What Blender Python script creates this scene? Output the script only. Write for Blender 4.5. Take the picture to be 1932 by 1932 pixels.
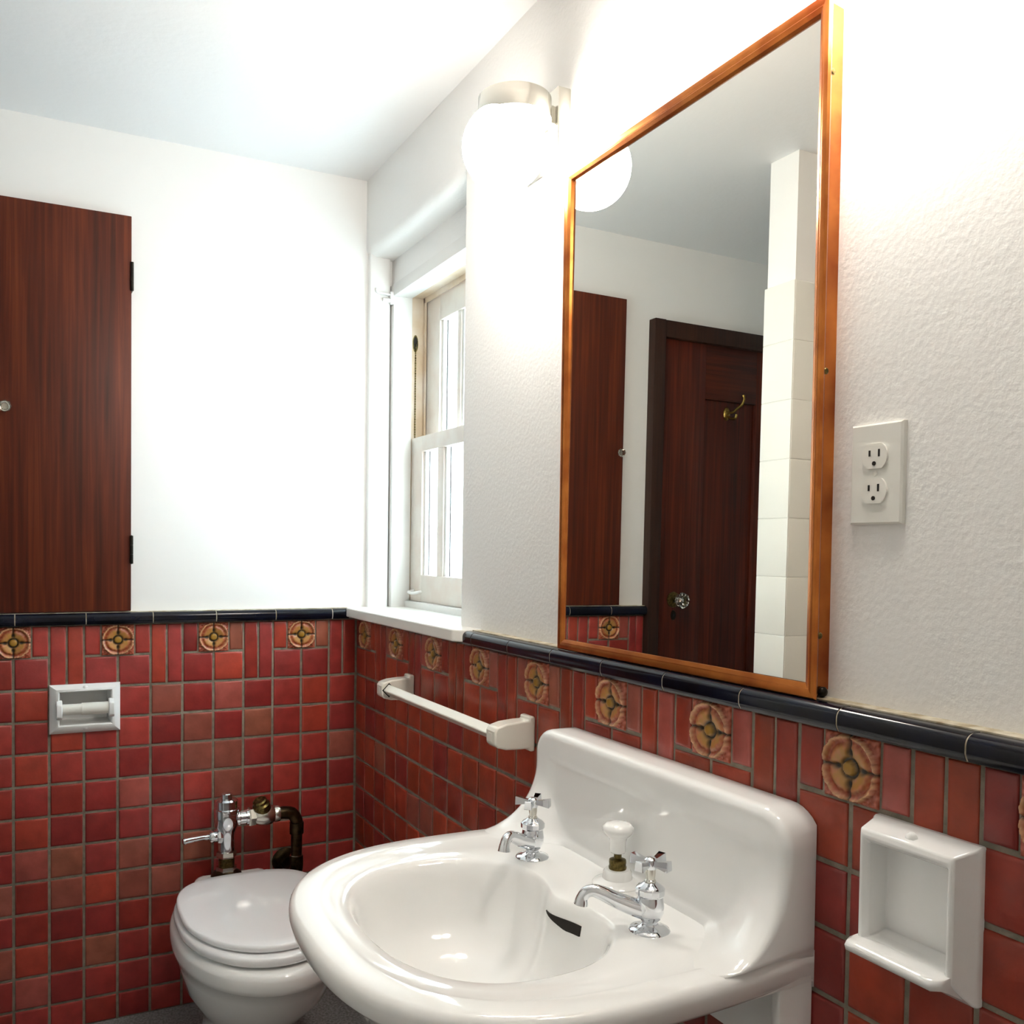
import bpy, bmesh, math, random
from mathutils import Vector, Matrix
PI = math.pi
for o in list(bpy.data.objects): bpy.data.objects.remove(o, do_unlink=True)
scn = bpy.context.scene
COL = scn.collection
random.seed(7)

# ------------------------------------------------------------------ camera
FPX, CX, CY = 1723.39, 900.19, 1083.19
YAW, PIT, ROL = math.radians(26.2227), math.radians(-1.6481), math.radians(0.72635)
CAM = Vector((-0.84835, -2.50523, 1.23497))
fw = Vector((math.sin(YAW)*math.cos(PIT), math.cos(YAW)*math.cos(PIT), math.sin(PIT)))
rt = Vector((math.cos(YAW), -math.sin(YAW), 0)); up = rt.cross(fw)
R2 = rt*math.cos(ROL) + up*math.sin(ROL); U2 = -rt*math.sin(ROL) + up*math.cos(ROL)
cd = bpy.data.cameras.new('camera'); cam = bpy.data.objects.new('camera', cd); COL.objects.link(cam)
cam.matrix_world = Matrix(((R2.x, U2.x, -fw.x, CAM.x), (R2.y, U2.y, -fw.y, CAM.y), (R2.z, U2.z, -fw.z, CAM.z), (0, 0, 0, 1)))
cd.sensor_width = 36; cd.lens = FPX/1932*36
cd.shift_x = (966-CX)/1932; cd.shift_y = (CY-966)/1932; cd.clip_start = .02
scn.camera = cam

# ------------------------------------------------------------------ world, daylight, exposure
SKY_STRENGTH = 6.5
LAMP_STRENGTH = 13.0
w = bpy.data.worlds.new('overcast_sky'); scn.world = w; w.use_nodes = True
bg = w.node_tree.nodes['Background']; bg.inputs[0].default_value = (.74, .87, 1.0, 1); bg.inputs[1].default_value = SKY_STRENGTH
pl = bpy.data.lights.new('window_portal', 'AREA'); pl.shape = 'RECTANGLE'; pl.size = .95; pl.size_y = .66
pl.cycles.is_portal = True
po = bpy.data.objects.new('window_portal', pl); COL.objects.link(po)
po.location = (.32, -.3275, 1.52); po.rotation_euler = (0, math.radians(90), 0)   # emits along -x into the room
vs = scn.view_settings; vs.view_transform = 'Standard'; vs.look = 'None'; vs.gamma = 1; vs.use_curve_mapping = False
vs.exposure = 2.12

# ------------------------------------------------------------------ materials
def lin(c): return tuple(((v/255)/12.92 if v/255 <= .04045 else ((v/255+.055)/1.055)**2.4) for v in c)
M = {}
def mat(name, rgb, rough=.5, metal=0, bump=None, coat=0, spec=.5, mott=None, trans=0, ior=1.45, emis=None, srgb=True):
    m = bpy.data.materials.new(name); m.use_nodes = True; M[name] = m
    nt = m.node_tree; b = nt.nodes['Principled BSDF']
    c = lin(rgb) if srgb else rgb
    b.inputs['Base Color'].default_value = (*c, 1); b.inputs['Roughness'].default_value = rough
    b.inputs['Metallic'].default_value = metal; b.inputs['Coat Weight'].default_value = coat
    b.inputs['Coat Roughness'].default_value = .05; b.inputs['Specular IOR Level'].default_value = spec
    b.inputs['Transmission Weight'].default_value = trans; b.inputs['IOR'].default_value = ior
    if emis:
        b.inputs['Emission Color'].default_value = (*emis[0], 1); b.inputs['Emission Strength'].default_value = emis[1]
    if bump or mott:
        g = nt.nodes.new('ShaderNodeNewGeometry')
    if bump:
        sc, st, dist = bump
        n = nt.nodes.new('ShaderNodeTexNoise'); n.inputs['Scale'].default_value = sc; n.inputs['Detail'].default_value = 4
        bp = nt.nodes.new('ShaderNodeBump'); bp.inputs['Strength'].default_value = st; bp.inputs['Distance'].default_value = dist
        nt.links.new(g.outputs['Position'], n.inputs['Vector']); nt.links.new(n.outputs['Fac'], bp.inputs['Height'])
        nt.links.new(bp.outputs['Normal'], b.inputs['Normal'])
    if mott:
        sc, c2 = mott
        n2 = nt.nodes.new('ShaderNodeTexNoise'); n2.inputs['Scale'].default_value = sc; n2.inputs['Detail'].default_value = 6
        r = nt.nodes.new('ShaderNodeValToRGB'); r.color_ramp.elements[0].position = .38; r.color_ramp.elements[1].position = .62
        r.color_ramp.elements[0].color = (*c, 1); r.color_ramp.elements[1].color = (*lin(c2), 1)
        nt.links.new(g.outputs['Position'], n2.inputs['Vector']); nt.links.new(n2.outputs['Fac'], r.inputs['Fac'])
        nt.links.new(r.outputs['Color'], b.inputs['Base Color'])
    return m
mat('plaster', (242, 240, 237), .55, bump=(130, .30, .003))
mat('plaster_smooth', (242, 240, 237), .5, bump=(30, .12, .003))
mat('ceiling_paint', (238, 237, 236), .6, bump=(60, .2, .003))
mat('grout', (150, 140, 124), .9, bump=(400, .5, .002), mott=(60, (128, 122, 108)))
mat('grout_pale', (206, 198, 178), .85, bump=(300, .5, .002), mott=(45, (165, 150, 122)))
mat('cap_glaze', (10, 11, 18), .13, spec=.38, mott=(30, (14, 18, 34)))
mat('porcelain', (243, 243, 241), .08, coat=.5, spec=.5)
mat('porcelain_warm', (238, 234, 222), .12, coat=.4)
mat('toilet_seat', (248, 248, 249), .12, coat=.3)
mat('enamel_paint', (236, 234, 230), .32, bump=(50, .15, .002))
mat('sash_paint', (226, 212, 200), .4, bump=(60, .2, .002), mott=(14, (232, 224, 214)))
mat('jamb_paint', (228, 214, 198), .45, bump=(60, .2, .002), mott=(9, (214, 190, 160)))
mat('chrome', (225, 228, 232), .05, 1)
mat('nickel', (206, 203, 194), .2, 1)
mat('brass', (150, 122, 62), .3, 1)
mat('old_brass', (120, 104, 62), .35, 1, mott=(200, (80, 70, 40)))
mat('pipe_bronze', (70, 56, 36), .3, .9, mott=(60, (44, 34, 22)))
mat('dark_metal', (40, 36, 30), .4, .8)
mat('black', (8, 8, 9), .5)
mat('slot_dark', (26, 20, 14), .7)
mat('glass_knob', (240, 238, 230), .02, trans=1, ior=1.5)
mat('mirror_silver', (226, 222, 214), .0, 1)
mat('white_plastic', (236, 233, 224), .3)
mat('plate_plastic', (234, 232, 224), .35)
mat('floor_stone', (112, 110, 108), .7, bump=(300, .4, .002), mott=(160, (150, 148, 146)))
mat('white_tile', (238, 236, 228), .18, coat=.3)
mat('marble_sill', (240, 237, 230), .3, coat=.2)
mat('globe_glass', (255, 255, 255), .3, emis=((1.0, .945, .86), LAMP_STRENGTH))
mat('rust_stain', (150, 112, 52), .6)

def copper():
    m = mat('copper_frame', (176, 92, 40), .26, .85)
    nt = m.node_tree; b = nt.nodes['Principled BSDF']
    g = nt.nodes.new('ShaderNodeNewGeometry'); n = nt.nodes.new('ShaderNodeTexNoise'); n.inputs['Scale'].default_value = 14; n.inputs['Detail'].default_value = 8
    r = nt.nodes.new('ShaderNodeValToRGB'); e = r.color_ramp.elements
    e[0].position = .3; e[0].color = (*lin((150, 72, 32)), 1); e[1].position = .7; e[1].color = (*lin((212, 132, 62)), 1)
    nt.links.new(g.outputs['Position'], n.inputs['Vector']); nt.links.new(n.outputs['Fac'], r.inputs['Fac']); nt.links.new(r.outputs['Color'], b.inputs['Base Color'])
copper()

def wood(name, dark, mid, light, vert=True, rough=.5):
    m = mat(name, mid, rough, spec=.35)
    nt = m.node_tree; b = nt.nodes['Principled BSDF']
    tc = nt.nodes.new('ShaderNodeNewGeometry'); mp = nt.nodes.new('ShaderNodeMapping')
    mp.inputs['Scale'].default_value = (90, 90, 2.4) if vert else (2.4, 90, 90)
    n = nt.nodes.new('ShaderNodeTexNoise'); n.inputs['Scale'].default_value = 1; n.inputs['Detail'].default_value = 5; n.inputs['Distortion'].default_value = .4
    r = nt.nodes.new('ShaderNodeValToRGB'); e = r.color_ramp.elements
    e[0].position = .30; e[0].color = (*lin(dark), 1); e[1].position = .72; e[1].color = (*lin(light), 1)
    x = e.new(.5); x.color = (*lin(mid), 1)
    mp2 = nt.nodes.new('ShaderNodeMapping'); mp2.inputs['Scale'].default_value = (14, 14, .9) if vert else (.9, 14, 14)
    n2 = nt.nodes.new('ShaderNodeTexNoise'); n2.inputs['Scale'].default_value = 1; n2.inputs['Detail'].default_value = 2
    ad = nt.nodes.new('ShaderNodeMath'); ad.operation = 'MULTIPLY_ADD'; ad.inputs[1].default_value = .6
    sb = nt.nodes.new('ShaderNodeMath'); sb.operation = 'MULTIPLY'; sb.inputs[1].default_value = .4
    for a in (mp, mp2): nt.links.new(tc.outputs['Position'], a.inputs['Vector'])
    nt.links.new(mp.outputs['Vector'], n.inputs['Vector']); nt.links.new(mp2.outputs['Vector'], n2.inputs['Vector'])
    nt.links.new(n2.outputs['Fac'], sb.inputs[0]); nt.links.new(n.outputs['Fac'], ad.inputs[0]); nt.links.new(sb.outputs[0], ad.inputs[2])
    nt.links.new(ad.outputs[0], r.inputs['Fac']); nt.links.new(r.outputs['Color'], b.inputs['Base Color'])
    bp = nt.nodes.new('ShaderNodeBump'); bp.inputs['Strength'].default_value = .08; bp.inputs['Distance'].default_value = .001
    nt.links.new(n.outputs['Fac'], bp.inputs['Height']); nt.links.new(bp.outputs['Normal'], b.inputs['Normal'])
wood('mahogany', (50, 19, 9), (88, 34, 15), (126, 58, 26))
wood('mahogany_dark', (30, 10, 6), (74, 26, 12), (104, 42, 20))
wood('mahogany_flat', (34, 12, 7), (70, 26, 12), (92, 38, 18), vert=False)
wood('walnut_casing', (34, 18, 12), (48, 26, 16), (62, 36, 22))

def tile_mat():
    m = mat('red_tile_glaze', (150, 50, 52), .30, coat=.15)
    nt = m.node_tree; b = nt.nodes['Principled BSDF']
    oi = nt.nodes.new('ShaderNodeObjectInfo'); g = nt.nodes.new('ShaderNodeNewGeometry')
    n = nt.nodes.new('ShaderNodeTexNoise'); n.inputs['Scale'].default_value = 26; n.inputs['Detail'].default_value = 5
    hs = nt.nodes.new('ShaderNodeHueSaturation')
    mr = nt.nodes.new('ShaderNodeMapRange'); mr.inputs[1].default_value = .3; mr.inputs[2].default_value = .7; mr.inputs[3].default_value = .8; mr.inputs[4].default_value = 1.2
    nt.links.new(g.outputs['Position'], n.inputs['Vector']); nt.links.new(n.outputs['Fac'], mr.inputs[0]); nt.links.new(mr.outputs[0], hs.inputs['Value'])
    nt.links.new(oi.outputs['Color'], hs.inputs['Color']); nt.links.new(hs.outputs['Color'], b.inputs['Base Color'])
    n3 = nt.nodes.new('ShaderNodeTexNoise'); n3.inputs['Scale'].default_value = 140; n3.inputs['Detail'].default_value = 3
    bp = nt.nodes.new('ShaderNodeBump'); bp.inputs['Strength'].default_value = .18; bp.inputs['Distance'].default_value = .0015
    nt.links.new(g.outputs['Position'], n3.inputs['Vector']); nt.links.new(n3.outputs['Fac'], bp.inputs['Height']); nt.links.new(bp.outputs['Normal'], b.inputs['Normal'])
tile_mat()
def flower_mat():
    m = mat('flower_glaze', (190, 140, 90), .3, coat=.3)
    nt = m.node_tree; b = nt.nodes['Principled BSDF']
    a = nt.nodes.new('ShaderNodeAttribute'); a.attribute_name = 'glaze'
    nt.links.new(a.outputs['Color'], b.inputs['Base Color'])
flower_mat()
def pane_mat(name, frost, tint):
    m = bpy.data.materials.new(name); m.use_nodes = True; M[name] = m
    nt = m.node_tree; nt.nodes.clear()
    out = nt.nodes.new('ShaderNodeOutputMaterial'); tr = nt.nodes.new('ShaderNodeBsdfTransparent'); gl = nt.nodes.new('ShaderNodeBsdfGlossy')
    tl = nt.nodes.new('ShaderNodeBsdfTranslucent'); mx = nt.nodes.new('ShaderNodeMixShader'); mx2 = nt.nodes.new('ShaderNodeMixShader')
    tr.inputs[0].default_value = (*tint, 1); gl.inputs['Roughness'].default_value = .02; tl.inputs[0].default_value = (*tint, 1)
    mx.inputs[0].default_value = frost; mx2.inputs[0].default_value = .06
    nt.links.new(tr.outputs[0], mx.inputs[1]); nt.links.new(tl.outputs[0], mx.inputs[2])
    nt.links.new(mx.outputs[0], mx2.inputs[1]); nt.links.new(gl.outputs[0], mx2.inputs[2]); nt.links.new(mx2.outputs[0], out.inputs[0])
pane_mat('clear_pane', .1, (.9, .96, .95)); pane_mat('frosted_pane', .85, (.82, .86, .85))

# ------------------------------------------------------------------ helpers
def finish(name, verts, faces, m, parent=None, smooth=None, org=None):
    """one mesh object; verts are world coordinates, stored relative to the parent's root"""
    base = Vector((0, 0, 0))
    if org is not None: base = Vector(org)
    elif parent is not None: base = root_loc(parent)
    me = bpy.data.meshes.new(name)
    me.from_pydata([tuple(Vector(v)-base) for v in verts], [], faces)
    bm = bmesh.new(); bm.from_mesh(me); bmesh.ops.remove_doubles(bm, verts=bm.verts, dist=1e-6)
    bmesh.ops.recalc_face_normals(bm, faces=bm.faces); bm.to_mesh(me); bm.free()
    me.materials.append(M[m] if isinstance(m, str) else m)
    if smooth is not None:
        for p in me.polygons: p.use_smooth = True
        me.set_sharp_from_angle(angle=math.radians(smooth))
    o = bpy.data.objects.new(name, me); COL.objects.link(o)
    if parent is not None: o.parent = parent
    else: o.location = base
    return o
def root_loc(o):
    while o.parent: o = o.parent
    return o.location.copy() if o.type == 'EMPTY' else Vector(o.location)
def thing(name, label, cat, loc, group=None):
    o = bpy.data.objects.new(name, None); COL.objects.link(o); o.location = loc; o.empty_display_size = .05
    o['label'] = label; o['category'] = cat
    if group: o['group'] = group
    return o
def setting(o, label, cat): o['kind'] = 'structure'; o['label'] = label; o['category'] = cat; return o
class MB:
    def __init__(s): s.v = []; s.f = []
    def add(s, vs, fs):
        n = len(s.v); s.v += [tuple(v) for v in vs]; s.f += [tuple(i+n for i in f) for f in fs]; return s
    def box(s, x0, x1, y0, y1, z0, z1, bev=0, seg=2):
        bm = bmesh.new(); bmesh.ops.create_cube(bm, size=1)
        for v in bm.verts: v.co = ((x0+x1)/2+v.co.x*(x1-x0), (y0+y1)/2+v.co.y*(y1-y0), (z0+z1)/2+v.co.z*(z1-z0))
        if bev: bmesh.ops.bevel(bm, geom=list(bm.edges), offset=bev, segments=seg, profile=.5, affect='EDGES')
        bm.verts.index_update()
        s.add([v.co.copy() for v in bm.verts], [[v.index for v in f.verts] for f in bm.faces]); bm.free(); return s
    def rings(s, rings, cap0=True, cap1=True, closed=True):
        n = len(rings[0]); vs = [p for r in rings for p in r]; fs = []
        for i in range(len(rings)-1):
            for j in range(n if closed else n-1):
                k = (j+1) % n; fs.append((i*n+j, i*n+k, (i+1)*n+k, (i+1)*n+j))
        if cap0: fs.append(tuple(range(n))[::-1])
        if cap1: fs.append(tuple((len(rings)-1)*n+j for j in range(n)))
        return s.add(vs, fs)
    def lathe(s, c, prof, axis='z', n=32, cap=True, sx=1, sy=1):
        c = Vector(c); A = {'z': ((1, 0, 0), (0, 1, 0), (0, 0, 1)), 'x': ((0, 1, 0), (0, 0, 1), (1, 0, 0)), 'y': ((0, 0, 1), (1, 0, 0), (0, 1, 0)),
                            '-x': ((0, 0, 1), (0, 1, 0), (-1, 0, 0)), '-y': ((1, 0, 0), (0, 0, 1), (0, -1, 0))}[axis] if isinstance(axis, str) else axis
        a, b, d = map(Vector, A)
        rs = [[c+a*(r*sx*math.cos(2*PI*j/n))+b*(r*sy*math.sin(2*PI*j/n))+d*h for j in range(n)] for r, h in prof]
        return s.rings(rs, cap, cap)
    def tube(s, pts, rad, n=16, cap=True, flat=None):
        pts = [Vector(p) for p in pts]; m = len(pts)
        if not hasattr(rad, '__len__'): rad = [rad]*m
        t0 = (pts[1]-pts[0]).normalized(); ref = Vector((0, 0, 1)) if abs(t0.z) < .9 else Vector((1, 0, 0))
        a = t0.cross(ref).normalized(); rs = []
        for i, p in enumerate(pts):
            t = (pts[min(i+1, m-1)]-pts[max(i-1, 0)]).normalized()
            a = (a-t*a.dot(t)).normalized(); b = t.cross(a)
            fl = flat[i] if flat else 1
            rs.append([p+a*(rad[i]*math.cos(2*PI*j/n))+b*(rad[i]*fl*math.sin(2*PI*j/n)) for j in range(n)])
        return s.rings(rs, cap, cap)
    def prism(s, poly, axis, a0, a1):
        """poly: 2-D points in the two other axes (ordered x,y,z)"""
        def p3(p, a): return {'x': (a, p[0], p[1]), 'y': (p[0], a, p[1]), 'z': (p[0], p[1], a)}[axis]
        n = len(poly)
        return s.rings([[p3(p, a0) for p in poly], [p3(p, a1) for p in poly]])
    def make(s, name, m, parent=None, smooth=None, org=None): return finish(name, s.v, s.f, m, parent, smooth, org)
def smoothpath(pts, k=6):
    """Catmull-Rom"""
    P = [Vector(p) for p in pts]; P = [2*P[0]-P[1]]+P+[2*P[-1]-P[-2]]; out = []
    for i in range(1, len(P)-2):
        for j in range(k):
            t = j/k; a, b, c, d = P[i-1], P[i], P[i+1], P[i+2]
            out.append(.5*((2*b)+(c-a)*t+(2*a-5*b+4*c-d)*t*t+(-a+3*b-3*c+d)*t**3))
    out.append(P[-2]); return out

# ------------------------------------------------------------------ dimensions
S = .08                                  # tile pitch
ZFR = 10.85*S                            # underside of the frieze
ZCAP0, ZCAP1 = ZFR+2*S, 1.058            # black cap
ZC = 2.279
PX, PY = .025, .012                      # plaster planes (right wall, back wall)
XL, YF = -1.76, -3.05                    # left wall, wall behind the camera

# ------------------------------------------------------------------ room shell
o = MB().box(XL-.1, .35, YF-.1, .2, -.1, 0).make('floor', 'floor_stone'); setting(o, 'dark grey speckled stone floor', 'floor')
o = MB().box(XL-.1, .35, YF-.1, .2, ZC, ZC+.1).make('ceiling', 'ceiling_paint'); setting(o, 'plain white painted ceiling', 'ceiling')
mb = MB(); mb.box(-1.02, .35, PY, .2, ZCAP0, ZC)                       # above the dado
mb.box(XL-.1, -1.02, PY, .2, 2.005, ZC); mb.box(XL-.1, -1.72, PY, .2, 0, 2.005)
wall_back = mb.make('wall_back', 'plaster_smooth'); setting(wall_back, 'white plaster back wall above a red tiled dado', 'wall')
mb = MB()
mb.box(PX, .35, YF-.1, -.655, ZCAP0-.02, ZC)
mb.box(PX, .35, -.655, .2, 0, 1.036)
# header over the window with a bull-nosed arris
r = .028; prof = [(.35, ZC), (PX, ZC)]+[(PX+r-r*math.cos(a), 2.062+r-r*math.sin(a)) for a in [i*PI/16 for i in range(9)]]+[(.104, 2.062)]
r = .02; prof += [(.104+r-r*math.cos(a), 1.975+r-r*math.sin(a)) for a in [i*PI/16 for i in range(9)]]+[(.35, 1.975)]
mb.prism(prof, 'y', -.655, .012)
wall_right = mb.make('wall_right', 'plaster', smooth=40); setting(wall_right, 'white plaster right wall with mirror, above a red tiled dado', 'wall')
o = MB().box(XL-.1, XL, YF-.1, .2, 0, ZC).make('wall_left', 'plaster'); setting(o, 'plain white plaster wall opposite the mirror', 'wall')
o = MB().box(XL, .35, YF-.1, YF, 0, ZC).make('wall_front', 'plaster'); setting(o, 'plain white plaster wall behind the viewpoint', 'wall')

# ------------------------------------------------------------------ tiles
def tile_mesh(name, wd, ht, dep=.009, ch=.0035, m='red_tile_glaze'):
    a, b = wd/2, ht/2; vs = []
    for (i, d) in ((0, 0), (0, dep-ch*.7), (ch*.45, dep-ch*.2), (ch*1.4, dep)):
        vs += [(-a+i, -b+i, d), (a-i, -b+i, d), (a-i, b-i, d), (-a+i, b-i, d)]
    fs = []
    for k in range(3):
        for j in range(4): fs.append((k*4+j, k*4+(j+1) % 4, (k+1)*4+(j+1) % 4, (k+1)*4+j))
    fs.append((12, 13, 14, 15))
    me = bpy.data.meshes.new(name); me.from_pydata(vs, [], fs); me.materials.append(M[m])
    for p in me.polygons: p.use_smooth = True
    me.set_sharp_from_angle(angle=math.radians(60)); return me
def flower_mesh():
    N = 44; hw = .0385; vs = []; cols = []; fs = []
    rnd = random.Random(3)
    ph = [rnd.uniform(0, 6.28) for _ in range(8)]
    def wob(x, y): return sum(math.sin((i+2)*(x*math.cos(i*1.3)+y*math.sin(i*1.3))*2.2+ph[i]) for i in range(6))/6
    def sm01(t): t = max(0, min(1, t)); return t*t*(3-2*t)
    def mixc(a, b, t): t = max(0, min(1, t)); return tuple(p+(q-p)*t for p, q in zip(a, b))
    pink, ochre, rust, dark, gold, cream = lin((206, 116, 92)), lin((178, 128, 62)), lin((150, 62, 30)), lin((30, 24, 8)), lin((158, 116, 34)), lin((236, 198, 150))
    for j in range(N+1):
        for i in range(N+1):
            x = -1+2*i/N; y = -1+2*j/N; rr = math.hypot(x, y); th = math.atan2(y, x)
            lob = .95+.06*abs(math.sin(2*th))**.6+.035*wob(x*3, y*3)            # scalloped petal outline
            pet = abs(math.sin(2*th))**.5                                       # 0 on the axes, 1 at petal middles
            if rr < lob:
                t = rr/lob; h = .0068+.004*sm01((t-.25)/.5)*pet-.0040*math.exp(-((t-.80)/.09)**2)*pet
                c = mixc(ochre, pink, (t-.45)*1.2+.55*wob(x*2+1, y*2)); c = mixc(c, rust, 1.25*math.exp(-((t-.80)/.12)**2)*(.75+.7*wob(x*3, y*3-2)))
                e = math.exp(-((t-.96)/.05)**2); h += .0035*e*(.7+.6*wob(x*4+2, y*4)); c = mixc(c, cream, e*(.55+.5*wob(x*4, y*4+1)))
            else:
                h = .0055+.0025*wob(x*4, y*4); c = mixc(rust, pink, .35+.8*wob(x*3, y*3))
            ax = min(abs(x), abs(y)); al = max(abs(x), abs(y))             # grooves and drilled eyes on the axes
            if al > .34:
                gv = math.exp(-(ax/.05)**2)*min(1, (al-.34)*9)
                h -= .0042*gv; c = mixc(c, dark, gv*1.05)
                d = math.hypot((al-.47)*.85, ax*1.1); ev = 1/(1+math.exp((d-.105)/.018)); h -= .004*ev; c = mixc(c, dark, ev*1.1)
            rg = math.exp(-((rr-.275)/.065)**2); h -= .004*rg; c = mixc(c, dark, rg*1.2)
            if rr < .205: h = .0085+.002*math.sqrt(max(0, 1-(rr/.23)**2)); c = gold
            edge = max(abs(x), abs(y))
            if edge > .975: h = min(h, .0045)
            vs.append((x*hw, y*hw, max(h, .0035)+.0038)); cols.append((*c, 1))
    for j in range(N):
        for i in range(N): a = j*(N+1)+i; fs.append((a, a+1, a+N+2, a+N+1))
    n0 = len(vs)
    ring = [i for i in range(N+1)]+[j*(N+1)+N for j in range(1, N+1)]+[N*(N+1)+i for i in range(N-1, -1, -1)]+[j*(N+1) for j in range(N-1, 0, -1)]
    for k in ring: x, y, _ = vs[k]; vs.append((x, y, -.001)); cols.append(cols[k])
    L = len(ring)
    for k in range(L): fs.append((ring[k], n0+k, n0+(k+1) % L, ring[(k+1) % L]))
    me = bpy.data.meshes.new('flower_tile'); me.from_pydata(vs, [], fs); me.materials.append(M['flower_glaze'])
    at = me.color_attributes.new('glaze', 'FLOAT_COLOR', 'POINT')
    for k, c in enumerate(cols): at.data[k].color = c
    for p in me.polygons: p.use_smooth = True
    return me
G = .0064
TM_SQ = tile_mesh('wall_tile', S-G, S-G); TM_SLIM = tile_mesh('slim_tile', S/2-G*.8, 2*S-G); TM_HALF = tile_mesh('half_tile', S/2-G*.8, S-G); TM_FL = flower_mesh()
MATB = Matrix(((1, 0, 0), (0, 0, -1), (0, 1, 0)))     # local (x,y,z) -> world on back wall: x right, z up, out = -y
MATR = Matrix(((0, 0, -1), (-1, 0, 0), (0, 1, 0)))    # right wall: local x -> -y, y -> z, out = -x
REDS = [(160, 56, 50), (152, 50, 46), (168, 62, 54), (148, 50, 40), (158, 58, 54), (142, 46, 42), (170, 64, 48)]
BROWN = [(158, 86, 72), (150, 78, 64), (156, 88, 68), (166, 80, 70)]
REDR = [(150, 56, 38), (142, 50, 36), (156, 62, 40), (138, 48, 42), (148, 58, 34), (160, 62, 40)]
def put(me, name, parent, side, u, z, rgb, jit=1):
    """u: distance from the corner along the wall, z: centre height"""
    o = bpy.data.objects.new(name, me); COL.objects.link(o); o.parent = parent
    rot = (MATB if side == 'b' else MATR).to_4x4()
    tilt = Matrix.Rotation(random.uniform(-.010, .010)*jit, 4, 'X') @ Matrix.Rotation(random.uniform(-.010, .010)*jit, 4, 'Y') @ Matrix.Rotation(random.uniform(-.006, .006)*jit, 4, 'Z')
    dd = .009+random.uniform(-.0008, .0006)
    pos = Vector((-u, dd, z)) if side == 'b' else Vector((dd, -u, z))
    o.matrix_local = Matrix.Translation(pos) @ rot @ tilt
    k = random.uniform(.90, 1.10); c = lin(rgb); o.color = (c[0]*k, c[1]*k, c[2]*k, 1); return o
# grout beds (real slabs the tiles are set into)
mb = MB(); y0, y1 = .0032, .2
HX0, HX1, HZ0, HZ1 = -.784, -.651, .772, .868        # niche for the paper holder
mb.box(-1.02, HX0, y0, y1, 0, ZCAP0); mb.box(HX1, PX, y0, y1, 0, ZCAP0); mb.box(HX0, HX1, y0, y1, 0, HZ0); mb.box(HX0, HX1, y0, y1, HZ1, ZCAP0)
mb.make('grout_bed', 'grout', wall_back)
MB().box(.0032, PX+.002, YF, .006, 0, ZCAP0).make('grout_bed', 'grout', wall_right)
MB().box(PX, .35, YF, -.655, 0, ZCAP0-.02).make('wall_core', 'grout', wall_right)
brown_b = {(6, 0), (4, 0), (5, 1), (3, 1), (0, 2), (4, 2), (5, 2), (4, 3), (7, 3), (7, 5), (6, 6), (7, 6), (9, 6), (10, 5), (9, 5), (11, 8), (8, 8), (10, 9), (11, 6), (5, 5), (12, 3), (1, 7)}
brown_r = {(6, 3), (2, 2), (11, 3), (13, 0), (5, 3), (22, 5), (25, 2)}
def zrow(v): return ZFR-(v+.5)*S
for c in range(13):
    wd = c+.5
    for v in range(11):
        if v == 0 and c in (8, 9): continue
        rgb = random.choice(BROWN) if (c, v) in brown_b else random.choice(REDS)
        z = zrow(v); me = TM_SQ; u = wd*S
        ob = put(me, 'wall_tile', wall_back, 'b', u, z, rgb)
        if c == 12: ob.scale = (.74, 1, 1); ob.location.x = -(.96+.0285)
        if v == 1 and c in (8, 9): ob.scale[1] = .80; ob.location.z -= .0085       # cut under the paper holder
        if v == 10: ob.scale[1] = .85; ob.location.z = ZFR-10*S-.034
def frieze(parent, side, start, cols, palette):
    """start: column of the first flower block (two columns), repeats every three columns"""
    c = start
    while c < cols+2:
        for k, q in ((c, 0), (c+1, 1)):                       # two squares under the flower
            if 0 <= k < cols: put(TM_SQ, 'wall_tile', parent, side, (k+.5)*S, ZFR+.5*S, random.choice(palette))
        um = (c+1)*S
        if c+1 < cols+.5:
            put(TM_FL, 'flower_tile', parent, side, um, ZFR+1.5*S-.001, (255, 255, 255))
            if c+.25 >= 0: put(TM_HALF, 'half_tile', parent, side, um-.75*S, ZFR+1.5*S, random.choice(BROWN+palette))
            put(TM_HALF, 'half_tile', parent, side, um+.75*S, ZFR+1.5*S, random.choice(BROWN+palette))
        for d in (.25, .75):                                   # the slim upright pair
            if c+2+d < cols: put(TM_SLIM, 'slim_tile', parent, side, (c+2+d)*S, ZFR+S, random.choice(palette+BROWN[3:]))
        c += 3
for d in (.25, .75): put(TM_SLIM, 'slim_tile', wall_back, 'b', d*S, ZFR+S, random.choice(REDS))
frieze(wall_back, 'b', 1, 12, REDS)
for d in (.20, .56): put(TM_SLIM, 'slim_tile', wall_back, 'b', (12+d)*S, ZFR+S, REDS[1]).scale = (.78, 1, 1)
NCR = 26
for c in range(NCR):
    for v in range(11):
        rgb = random.choice(BROWN) if (c, v) in brown_r else random.choice(REDR)
        ob = put(TM_SQ, 'wall_tile', wall_right, 'r', (c+.5)*S, zrow(v), rgb)
        if v == 10: ob.scale[1] = .85; ob.location.z = ZFR-10*S-.034
frieze(wall_right, 'r', 0, NCR, REDR)
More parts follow.
